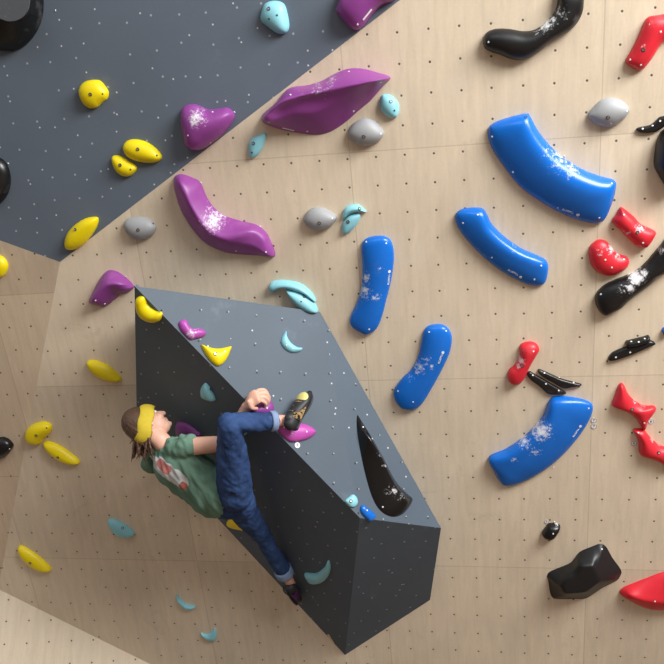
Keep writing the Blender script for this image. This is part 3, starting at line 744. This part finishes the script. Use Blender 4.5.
#PERSON_BEGIN
# ------------------------------------------------------------------ the climber
def ellipsoid(bm, c, axes, radii, seg=24):
    ret = bmesh.ops.create_uvsphere(bm, u_segments=seg, v_segments=seg//2+2, radius=1)
    M = Matrix([[axes[j][i]*radii[j] for j in range(3)] for i in range(3)])
    for v in ret['verts']: v.co = M @ v.co + c
def tube(bm, pts, radii, side, seg=24, sub=6, round_caps=True):
    """closed loft with elliptical sections; radii = (along side, across)"""
    P = [np.array(p) for p in pts]
    data = np.array([list(p)+list(r if isinstance(r, tuple) else (r, r)) for p, r in zip(P, radii)])
    Cc = catmull(data, sub, closed=False) if len(pts) > 2 else np.array([data[0]+(data[1]-data[0])*k/sub for k in range(sub+1)])
    pos = [Vector(c[:3]) for c in Cc]; rings = []
    n = len(pos)
    secs = []
    for i in range(n):
        t = (pos[min(i+1, n-1)]-pos[max(i-1, 0)]).normalized()
        secs.append((pos[i], t, Cc[i][3], Cc[i][4]))
    if round_caps:
        p, t, a, b = secs[0]; m = min(a, b)
        secs = [(p - t*m*math.sin(k), t, a*math.cos(k), b*math.cos(k)) for k in (1.45, 1.1, .7, .35)] + secs
        p, t, a, b = secs[-1]; m = min(a, b)
        secs += [(p + t*m*math.sin(k), t, a*math.cos(k), b*math.cos(k)) for k in (.35, .7, 1.1, 1.45)]
    for (p, t, a, b) in secs:
        s = (side - t*side.dot(t)).normalized(); q = t.cross(s)
        rings.append([bm.verts.new(p + s*(a*math.cos(2*math.pi*k/seg)) + q*(b*math.sin(2*math.pi*k/seg))) for k in range(seg)])
    for i in range(len(rings)-1):
        for k in range(seg):
            bm.faces.new((rings[i][k], rings[i][(k+1) % seg], rings[i+1][(k+1) % seg], rings[i+1][k]))
    bm.faces.new(rings[0][::-1]); bm.faces.new(rings[-1])
def fuse(name, bm, parent, mats, voxel, sm=4, disp=None):
    """weld overlapping volumes into one continuous skin"""
    bmesh.ops.recalc_face_normals(bm, faces=bm.faces)
    me = bpy.data.meshes.new('tmp'); bm.to_mesh(me); bm.free()
    o = bpy.data.objects.new('tmp', me); COL.objects.link(o)
    md = o.modifiers.new('r', 'REMESH'); md.mode = 'VOXEL'; md.voxel_size = voxel; md.use_smooth_shade = True
    if sm: m2 = o.modifiers.new('s', 'SMOOTH'); m2.factor = .5; m2.iterations = sm
    dg = bpy.context.evaluated_depsgraph_get(); out = bpy.data.meshes.new_from_object(o.evaluated_get(dg))
    bpy.data.objects.remove(o); bpy.data.meshes.remove(me)
    out.name = name
    if disp:
        out.update()
        nn = [v.normal.copy() for v in out.vertices]
        for v, n_ in zip(out.vertices, nn): v.co += n_*disp(v.co)
    out.transform(Matrix.Translation(-ROOT))
    smooth(out); out.materials.clear()
    return mesh_obj(name, out, parent, mats)
def raw(name, bm, parent, mats):
    bmesh.ops.recalc_face_normals(bm, faces=bm.faces)
    me = bpy.data.meshes.new(name); bm.to_mesh(me); bm.free(); me.transform(Matrix.Translation(-ROOT)); smooth(me)
    return mesh_obj(name, me, parent, mats)
ROOT = W(230, 505, 4.5)
person = empty('person', ROOT)
tag(person, 'climber in green t-shirt, rolled blue jeans and yellow headband, hanging sideways from the grey volume', 'person')
def skin_mat():
    m, nt, b = new_mat('skin'); oc = N(nt, 'ShaderNodeTexCoord').outputs['Object']
    n1 = N(nt, 'ShaderNodeTexNoise', inp={'Scale': 14.0, 'Detail': 4.0}); L(nt, oc, n1.inputs['Vector'])
    L(nt, mixc(nt, n1.outputs['Fac'], srgb(214, 158, 136), srgb(240, 194, 172)), b.inputs['Base Color'])
    b.inputs['Roughness'].default_value = .5; b.inputs['Subsurface Weight'].default_value = .08; b.inputs['Subsurface Scale'].default_value = .01
    return m
def denim_mat():
    m, nt, b = new_mat('denim'); oc = N(nt, 'ShaderNodeTexCoord').outputs['Object']
    n1 = N(nt, 'ShaderNodeTexNoise', inp={'Scale': 9.0, 'Detail': 7.0, 'Roughness': .65}); L(nt, oc, n1.inputs['Vector'])
    n2 = N(nt, 'ShaderNodeTexNoise', inp={'Scale': 220.0, 'Detail': 2.0}); L(nt, oc, n2.inputs['Vector'])
    g = math_(nt, 'MULTIPLY_ADD', n2.outputs['Fac'], .3, math_(nt, 'MULTIPLY', n1.outputs['Fac'], .9))
    col = mixc(nt, math_(nt, 'SUBTRACT', math_(nt, 'MULTIPLY', g, 2.2), .75, clamp=True), srgb(22, 36, 70), srgb(60, 88, 138))
    n3 = N(nt, 'ShaderNodeTexNoise', inp={'Scale': 16.0, 'Detail': 8.0, 'Roughness': .7}); L(nt, oc, n3.inputs['Vector'])
    col = mixc(nt, math_(nt, 'MULTIPLY', math_(nt, 'SUBTRACT', n3.outputs['Fac'], .6, clamp=True), 3.0, clamp=True), col, srgb(120, 146, 190))
    L(nt, col, b.inputs['Base Color']); b.inputs['Roughness'].default_value = .8
    b.inputs['Specular IOR Level'].default_value = .2
    bp = N(nt, 'ShaderNodeBump', inp={'Strength': .5, 'Distance': .004}); L(nt, g, bp.inputs['Height']); L(nt, bp.outputs[0], b.inputs['Normal'])
    return m
def shirt_mat():
    m, nt, b = new_mat('green_cotton'); oc = N(nt, 'ShaderNodeTexCoord').outputs['Object']
    n1 = N(nt, 'ShaderNodeTexNoise', inp={'Scale': 7.0, 'Detail': 5.0}); L(nt, oc, n1.inputs['Vector'])
    col = mixc(nt, n1.outputs['Fac'], srgb(84, 118, 102), srgb(122, 156, 138))
    def blob(px, py, d, ax, hl, hw, hd, edge):
        c = W(px, py, d)-ROOT; A1 = (RT*ax[0]+UP*ax[1]).normalized(); A2 = (RT*(-ax[1])+UP*ax[0]).normalized()
        sb = N(nt, 'ShaderNodeVectorMath', operation='SUBTRACT'); L(nt, oc, sb.inputs[0]); sb.inputs[1].default_value = c
        tot = None
        for v, r in ((A1, hl), (A2, hw), (FW, hd)):
            dt = N(nt, 'ShaderNodeVectorMath', operation='DOT_PRODUCT'); L(nt, sb.outputs[0], dt.inputs[0]); dt.inputs[1].default_value = v/r
            q = math_(nt, 'POWER', math_(nt, 'ABSOLUTE', dt.outputs['Value']), 3.0)
            tot = q if tot is None else math_(nt, 'ADD', tot, q)
        nz = N(nt, 'ShaderNodeTexNoise', inp={'Scale': 32.0, 'Detail': 4.0}); L(nt, oc, nz.inputs['Vector'])
        tot = math_(nt, 'ADD', tot, math_(nt, 'MULTIPLY', math_(nt, 'SUBTRACT', nz.outputs['Fac'], .5), edge))
        return math_(nt, 'MULTIPLY', math_(nt, 'SUBTRACT', 1.1, tot, clamp=True), 5.0, clamp=True)
    col = mixc(nt, blob(170, 471, 4.40, (.80, -.56), .125, .046, .16, 2.2), col, srgb(206, 212, 214))
    col = mixc(nt, math_(nt, 'MULTIPLY', blob(165, 465.5, 4.40, (.7, -.5), .05, .028, .16, 2.2), .8), col, srgb(196, 92, 80))
    col = mixc(nt, math_(nt, 'MULTIPLY', blob(184, 485, 4.40, (.8, -.56), .022, .022, .16, 1.4), .9), col, srgb(176, 84, 66))
    L(nt, col, b.inputs['Base Color']); b.inputs['Roughness'].default_value = .85; b.inputs['Specular IOR Level'].default_value = .15
    return m
M_SKIN, M_DENIM, M_SHIRT = skin_mat(), denim_mat(), shirt_mat()
# joints
shR, shL = W(183, 447, 4.36), W(153, 462, 4.60)
Sd = (shL-shR).normalized()
ax = (W(222, 500, 4.5)-W(165, 452, 4.47)).normalized()
Sd = (Sd-ax*Sd.dot(ax)).normalized()
fr_ = (RT*.50+UP*.66+FW*.60).normalized()
hu = (RT*-.85+UP*.45); hu = (hu-fr_*hu.dot(fr_)).normalized()
hs = fr_.cross(hu)
hc = W(146.5, 424.5, 4.44)
HP = lambda a, b, c=0: hc + fr_*a + hu*b + hs*c       # forward, up, right
elR, wrR = W(230, 443, 4.32), W(246.5, 406.5, 4.19)
elL, wrL = W(164, 462, 4.80), W(181, 450, 4.76)
hipR, knR, anR = W(235, 493, 4.40), W(229.5, 424, 4.11), W(281, 420.5, 4.235)
hipL, knL, anL = W(238, 502, 4.56), W(263, 537, 4.84), W(289, 580, 5.10)
nb = W(166, 450, 4.47)
# --- body
bm = bmesh.new()
tube(bm, [nb, W(175, 461, 4.475), W(203, 483, 4.5), W(226, 495, 4.5)], [(.09, .06), (.150, .085), (.12, .08), (.10, .075)], Sd)
tube(bm, [HP(-.025, -.07), HP(-.03, -.13), nb + ax*.03], [(.052, .052), (.050, .052), (.062, .055)], Sd)
tube(bm, [shR, (shR+elR)/2, elR], [.050, .047, .040], FW)
tube(bm, [elR, elR.lerp(wrR, .35), wrR], [.041, .040, .027], FW)
tube(bm, [shL, (shL+elL)/2, elL], [.046, .043, .038], FW)
tube(bm, [elL, elL.lerp(wrL, .35), wrL], [.038, .038, .026], FW)
tube(bm, [hipR, hipR.lerp(knR, .5), knR], [.075, .066, .052], RT)
tube(bm, [knR, knR.lerp(anR, .3), anR, W(291, 421.5, 4.235)], [.044, .040, .030, .033], UP)
tube(bm, [hipL, hipL.lerp(knL, .5), knL], [.070, .056, .042], RT)
tube(bm, [knL, knL.lerp(anL, .3), anL, W(292, 589, 5.16)], [.040, .038, .030, .032], RT)
# head: skull, face, jaw, nose, lips, brow, ears, cheeks
E3 = (fr_, hu, hs)
ellipsoid(bm, HP(-.008, .012), E3, (.096, .108, .076))
ellipsoid(bm, HP(.030, -.035), E3, (.066, .080, .060))
ellipsoid(bm, HP(.042, -.085), E3, (.048, .034, .042))
tube(bm, [HP(.084, .015), HP(.102, -.010), HP(.113, -.030)], [.008, .010, .014], hs, seg=12, sub=3)
for s in (-1, 1):
    ellipsoid(bm, HP(.100, -.034, .010*s), E3, (.009, .008, .009), 12)
    ellipsoid(bm, HP(.060, -.035, .040*s), E3, (.028, .026, .022), 16)
    ellipsoid(bm, HP(.076, .026, .030*s), E3, (.016, .008, .022), 12)
    ellipsoid(bm, HP(-.010, -.018, .077*s), E3, (.018, .030, .009), 16)
ellipsoid(bm, HP(.088, -.062), E3, (.011, .006, .022), 12)
ellipsoid(bm, HP(.085, -.073), E3, (.012, .007, .019), 12)
ellipsoid(bm, HP(.078, -.096), E3, (.018, .015, .020), 14)
# right hand over the purple hold
def su(px, py, off): return W(px, py, G_up.depth(px, py)-off)
tube(bm, [wrR, W(250.5, 400.5, 4.165), su(256.5, 396.5, .090)], [(.027, .020), (.040, .021), (.041, .018)], (RT*.4-UP*-1).normalized(), seg=20)
kn = [((258.5, 390.5), (264.0, 390.0), (267.5, 394.0), (267.8, 398.5)), ((260.0, 393.8), (265.5, 393.6), (269.0, 397.6), (268.6, 402.0)),
      ((260.0, 397.4), (264.8, 397.6), (268.0, 401.2), (267.0, 405.0)), ((258.6, 400.8), (262.6, 401.4), (265.6, 404.2), (264.6, 407.4))]
for (a, b_, c_, d_), r in zip(kn, (.0105, .0108, .0102, .009)):
    tube(bm, [su(*a, .088), su(*b_, .090), su(*c_, .068), su(*d_, .042)], [r*1.1, r, r*.95, r*.8], UP, seg=12, sub=4)
tube(bm, [su(249, 402, .085), su(251.5, 407.5, .075), su(256.5, 408.5, .055)], [.014, .012, .010], UP, seg=12, sub=4)   # thumb
# left hand, closed on the purple hold behind the arm
def sn(px, py, off): return W(px, py, G_under.depth(px, py)-off)
tube(bm, [wrL, sn(186, 446, .085)], [(.026, .018), (.038, .018)], UP, seg=18)
for k in range(4):
    x, y = 187+k*1.2, 443+k*2.6
    tube(bm, [sn(x, y, .085), sn(x+4, y-2, .085), sn(x+6.5, y-1, .06)], [.010, .010, .008], UP, seg=10, sub=4)
tube(bm, [sn(184, 445, .08), sn(185, 441, .07), sn(188, 439, .062)], [.013, .011, .009], UP, seg=10, sub=4)
body = fuse('body', bm, person, [M_SKIN], .0042, 3)
# eyes
for s in (-1, 1):
    bm = bmesh.new(); ellipsoid(bm, HP(.074, .005, .030*s), E3, (.013, .010, .014), 14)
    e = raw('eye', bm, person, [plain('eye_white', (.85, .85, .83, 1), .2)])
    bm = bmesh.new(); ellipsoid(bm, HP(.0855, .005, .030*s), E3, (.0025, .0055, .0055), 12); i_ = raw('iris', bm, e, [plain('iris_brown', (.08, .04, .02, 1), .2)])
# --- t-shirt
def wr(scale, amp, dirv, st=3.0):
    def f(co):
        q = (co-ROOT); al = q.dot(dirv)
        q2 = (q - dirv*al) + dirv*(al/st)
        a = noise.noise(q2*scale+Vector((3, 1, 7))); b_ = noise.noise(q2*scale*2.3)
        return amp*(a*.9 + b_*.5 - abs(a)*.6)
    return f
bm = bmesh.new()
tube(bm, [W(160.5, 447, 4.47), W(166, 451.5, 4.47), W(175, 460, 4.475), W(191, 474, 4.49), W(204, 485, 4.49), W(216, 494, 4.49)],
     [(.085, .070), (.132, .095), (.176, .122), (.175, .126), (.168, .124), (.172, .128)], Sd, sub=5)
tube(bm, [W(176, 448, 4.38), shR, W(190.5, 445, 4.345)], [.064, .068, .058], FW, seg=24)
tube(bm, [shL - (elL-shL)*.2, shL, shL.lerp(elL, .75)], [.056, .062, .056], FW, seg=24)
fold = wr(17, .019, (ax+Sd*.6).normalized(), 3.2)
shirt = fuse('t_shirt', bm, person, [M_SHIRT], .005, 5, fold)
shirt['label'] = 'faded green t-shirt with white and red back print'
# --- jeans
bm = bmesh.new()
tube(bm, [W(219, 495, 4.5), W(229, 499, 4.5), W(240, 503, 4.5)], [(.135, .105), (.145, .110), (.11, .09)], Sd, sub=5)
ellipsoid(bm, W(234, 494, 4.42), (ax, Sd, ax.cross(Sd)), (.105, .09, .095))
tube(bm, [hipR, hipR.lerp(knR, .30), hipR.lerp(knR, .65), knR + UP*-.01], [(.100, .100), (.094, .094), (.080, .082), (.062, .066)], RT, sub=5)
tube(bm, [knR + RT*-.005, knR.lerp(anR, .35), knR.lerp(anR, .65), knR.lerp(anR, .82)], [(.060, .060), (.054, .056), (.050, .052), (.045, .045)], UP, sub=5)
tube(bm, [hipL, hipL.lerp(knL, .4), hipL.lerp(knL, .8), knL], [(.092, .092), (.078, .078), (.060, .060), (.055, .055)], RT, sub=5)
tube(bm, [knL, knL.lerp(anL, .35), knL.lerp(anL, .6), knL.lerp(anL, .78)], [(.054, .054), (.053, .053), (.052, .052), (.050, .050)], RT, sub=5)
jeans = fuse('jeans', bm, person, [M_DENIM], .005, 4, wr(18, .008, (RT*.5-UP*.5+FW*.3).normalized(), 1.6))
def cuff(a, b, r, side):
    bm = bmesh.new(); t = (b-a).normalized(); s = (side-t*side.dot(t)).normalized(); q = t.cross(s); n = 32
    L_ = (b-a).length
    pr = [(0, r*.86), (0, r*1.04), (.15, r*1.10), (.8, r*1.09), (1, r*1.02), (1, r*.84), (.5, r*.84)]
    rg = [[bm.verts.new(a+t*(z*L_)+s*(R_*math.cos(2*math.pi*k/n)*(1+.03*math.sin(5*k)))+q*(R_*math.sin(2*math.pi*k/n))) for k in range(n)] for z, R_ in pr]
    for i in range(len(rg)):
        for k in range(n): bm.faces.new((rg[i][k], rg[i][(k+1) % n], rg[(i+1) % len(rg)][(k+1) % n], rg[(i+1) % len(rg)][k]))
    o = raw('cuff', bm, jeans, [plain('denim_reverse', srgb(128, 152, 188), .85)]); o['label'] = 'pale rolled-up denim cuff'
cuff(knR.lerp(anR, .78), knR.lerp(anR, .90), .050, UP)
cuff(knL.lerp(anL, .73), knL.lerp(anL, .87), .054, RT)
# back pocket with its rivet tab
pk = W(233.5, 492.5, 4.30)
bpy.context.view_layer.update()
M_DARKDEN = plain('dark_denim', srgb(18, 30, 66), .85)
def patch(px, py, w, h, ang, nm, mat, par, th=.003):
    a, d = CAM, ray(px, py).normalized()
    ok, loc, nrm, _ = par.ray_cast(par.matrix_world.inverted() @ a, d)
    if not ok: return
    x = (RT*math.cos(ang)+UP*math.sin(ang)); x = (x-nrm*x.dot(nrm)).normalized(); y = nrm.cross(x)
    bm = bmesh.new(); bmesh.ops.create_cube(bm, size=1)
    for v in bm.verts: v.co = Vector((v.co.x*w, v.co.y*h, v.co.z*th))
    bmesh.ops.bevel(bm, geom=bm.edges[:], offset=th*.4, segments=2, affect='EDGES')
    me = bpy.data.meshes.new(nm); bm.to_mesh(me); bm.free(); smooth(me)
    o = mesh_obj(nm, me, par, [mat]); M = Matrix((x, y, nrm)).transposed().to_4x4(); M.translation = loc+nrm*th*.2; o.matrix_local = M
    return o
patch(233.5, 492.3, .028, .020, -.2, 'pocket_patch', M_DARKDEN, jeans)
# --- headband
def hb():
    bm = bmesh.new(); nrm = (hu*.86-fr_*.50).normalized(); f2 = (fr_-nrm*fr_.dot(nrm)).normalized(); s2 = nrm.cross(f2)
    c = HP(-.006, .008); n = 48
    pr = [(-.040, .93), (-.036, .975), (-.02, 1.02), (0, 1.03), (.02, 1.0), (.036, .93), (.040, .89), (.0, .9)]
    rg = []
    for z, k_ in pr:
        rg.append([bm.verts.new(c + nrm*z + f2*(.116*k_*math.cos(2*math.pi*k/n)) + s2*(.091*k_*math.sin(2*math.pi*k/n)) + nrm*(.003*math.sin(6*math.pi*k/n*2))) for k in range(n)])
    for i in range(len(rg)):
        for k in range(n): bm.faces.new((rg[i][k], rg[i][(k+1) % n], rg[(i+1) % len(rg)][(k+1) % n], rg[(i+1) % len(rg)][k]))
    raw('headband', bm, person, [plain('yellow_jersey', srgb(206, 182, 48), .8)])
hb()
# --- hair
def hair_mat():
    m, nt, b = new_mat('brown_hair'); oc = N(nt, 'ShaderNodeTexCoord').outputs['Object']
    mp = N(nt, 'ShaderNodeMapping'); L(nt, oc, mp.inputs[0]); mp.inputs['Scale'].default_value = (60, 60, 12)
    n1 = N(nt, 'ShaderNodeTexNoise', inp={'Scale': 2.0, 'Detail': 5.0}); L(nt, mp.outputs[0], n1.inputs['Vector'])
    L(nt, mixc(nt, n1.outputs['Fac'], srgb(44, 30, 25), srgb(108, 80, 62)), b.inputs['Base Color']); b.inputs['Roughness'].default_value = .45
    return m
M_HAIR = hair_mat()
bm = bmesh.new()
ellipsoid(bm, HP(-.020, .028), E3, (.094, .108, .082))
ellipsoid(bm, HP(-.050, .0), E3, (.066, .090, .074))
rh = random.Random(3)
nap = HP(-.07, -.03)
for k in range(60):
    s = rh.uniform(-.055, .055); a0 = HP(-.075+rh.uniform(-.015, .02), rh.uniform(-.055, .03), s)
    dn = -UP*rh.uniform(.06, .13) + RT*rh.uniform(-.035, .035) - ax*0
    dn += RT*(.012 if s > 0 else -.005)
    tube(bm, [a0+fr_*.02, a0 + dn*.45 + Vector((rh.uniform(-.01, .01), rh.uniform(-.01, .01), 0)), a0 + dn], [.008, .006, .002], FW, seg=8, sub=3)
hair = fuse('hair', bm, person, [M_HAIR], .0032, 1, lambda co: .0022*noise.noise(Vector(((co-ROOT).dot(fr_)*90, (co-ROOT).dot(hs)*90, (co-ROOT).dot(hu)*14))))
# --- climbing shoes
def leopard():
    m, nt, b = new_mat('leopard_print'); oc = N(nt, 'ShaderNodeTexCoord').outputs['Object']
    v = N(nt, 'ShaderNodeTexVoronoi', inp={'Scale': 75.0}); L(nt, oc, v.inputs['Vector'])
    n1 = N(nt, 'ShaderNodeTexNoise', inp={'Scale': 60.0, 'Detail': 2.0}); L(nt, oc, n1.inputs['Vector'])
    f = math_(nt, 'GREATER_THAN', math_(nt, 'ADD', v.outputs['Distance'], math_(nt, 'MULTIPLY', n1.outputs['Fac'], .35)), .80)
    L(nt, mixc(nt, f, srgb(206, 174, 120), srgb(20, 16, 14)), b.inputs['Base Color']); b.inputs['Roughness'].default_value = .7
    return m
M_RUB = plain('black_rubber', srgb(40, 42, 46), .5); M_LEO = leopard(); M_YTOE = plain('pale_yellow_rubber', srgb(216, 208, 128), .5); M_PUR = plain('purple_webbing', srgb(120, 50, 130), .6)
def shoe(heel, toe, up, width, mats, lab):
    """heel, toe world points; up = direction of the instep"""
    t = (toe-heel); Ln = t.length; t.normalize(); up = (up-t*up.dot(t)).normalized(); s = t.cross(up)
    P = lambda x, y, z=0: heel + t*(x*Ln) + up*y + s*z
    bm = bmesh.new()
    tube(bm, [P(.06, .012), P(.25, .012), P(.5, .008), P(.75, -.002), P(.95, -.014)], [(width*.72, .040), (width*.80, .040), (width*.95, .036), (width, .028), (width*.55, .016)], s, sub=5)
    tube(bm, [P(.15, .015), P(.17, .036)], [(width*.66, .034), (width*.56, .030)], s)
    sh = fuse('climbing_shoe', bm, person, [mats[0]], .003, 3); sh['label'] = lab
    bm = bmesh.new()   # sole
    tube(bm, [P(.02, -.022), P(.3, -.020), P(.6, -.024), P(.85, -.022), P(1.03, -.018)], [(width*.70, .012), (width*.74, .010), (width*.98, .012), (width*1.03, .012), (width*.4, .008)], s, sub=5)
    raw('sole', bm, sh, [mats[3]])
    bm = bmesh.new(); ellipsoid(bm, P(.76, .010), (t, up, s), (.042, .0235, width*.88), 24); raw('toe_patch', bm, sh, [mats[1]])
    for x, yy in ((.27, .054), (.42, .049), (.56, .042)):
        bm = bmesh.new(); n = 20
        rg = []
        for z in (-.018, -.016, .016, .018):
            rg.append([bm.verts.new(P(x, 0) + t*(z + .25*.02*math.cos(math.pi*k/(n-1))) + up*((yy+(.003 if abs(z) < .01 else 0))*math.sin(math.pi*k/(n-1))-.004) + s*((width*.90+.004)*math.cos(math.pi*k/(n-1)))) for k in range(n)])
        for i in range(3):
            for k in range(n-1): bm.faces.new((rg[i][k], rg[i][k+1], rg[i+1][k+1], rg[i+1][k]))
        g_ = bmesh.ops.solidify(bm, geom=bm.faces[:], thickness=-.003)
        raw('strap', bm, sh, [mats[2]])
    return sh
shoe(W(291.0, 427.5, 4.20), W(307, 391.5, 4.285), (RT*-.75+UP*.1-FW*.7), .046, (M_RUB, M_YTOE, M_LEO, M_RUB), 'black climbing shoe with pale yellow toe and leopard straps')
shoe(W(287.5, 588, 5.09), W(299, 600, 5.24), (RT*.35+UP*.75-FW*.45), .041, (M_RUB, M_RUB, M_PUR, M_RUB), 'black climbing shoe with purple straps')
#PERSON_END
# ------------------------------------------------------------------ camera, light
cam = bpy.data.cameras.new('camera'); co = bpy.data.objects.new('camera', cam); link(co)
co.location = CAM; co.rotation_euler = (math.pi/2+PITCH, 0, 0)
cam.sensor_width = 36; cam.lens = F_PX/664*36; cam.clip_end = 100
C.camera = co
wd = bpy.data.worlds.new('hall_light'); C.world = wd; wd.use_nodes = True
nt = wd.node_tree; bg = nt.nodes['Background']
tc = N(nt, 'ShaderNodeTexCoord'); sp = N(nt, 'ShaderNodeSeparateXYZ'); L(nt, tc.outputs['Generated'], sp.inputs[0])
cr = N(nt, 'ShaderNodeValToRGB'); L(nt, math_(nt, 'MULTIPLY_ADD', sp.outputs[2], .5, .5), cr.inputs[0])
cr.color_ramp.elements[0].position = .35; cr.color_ramp.elements[0].color = (.15, .125, .10, 1)
cr.color_ramp.elements[1].position = .75; cr.color_ramp.elements[1].color = (1, 1, 1.02, 1)
L(nt, cr.outputs[0], bg.inputs['Color']); bg.inputs['Strength'].default_value = .54
def area(name, loc, target, sx, sy, e, col=(1, .985, .96)):
    l = bpy.data.lights.new(name, 'AREA'); l.shape = 'RECTANGLE'; l.size = sx; l.size_y = sy; l.energy = e; l.color = col
    o = bpy.data.objects.new(name, l); link(o); o.location = loc
    o.rotation_euler = (Vector(target)-Vector(loc)).to_track_quat('-Z', 'Y').to_euler()
area('ceiling_lamp', (4.0, -1.0, 5.4), (0.6, 4.2, 2.0), 4.0, 2.4, 760)
area('ceiling_lamp', (-1.6, -1.6, 5.8), (0, 4.0, 3.0), 3.0, 1.8, 35)
C.view_settings.view_transform = 'Standard'; C.view_settings.look = 'None'; C.view_settings.gamma = 1; C.view_settings.exposure = 0.08
C.view_settings.use_curve_mapping = False
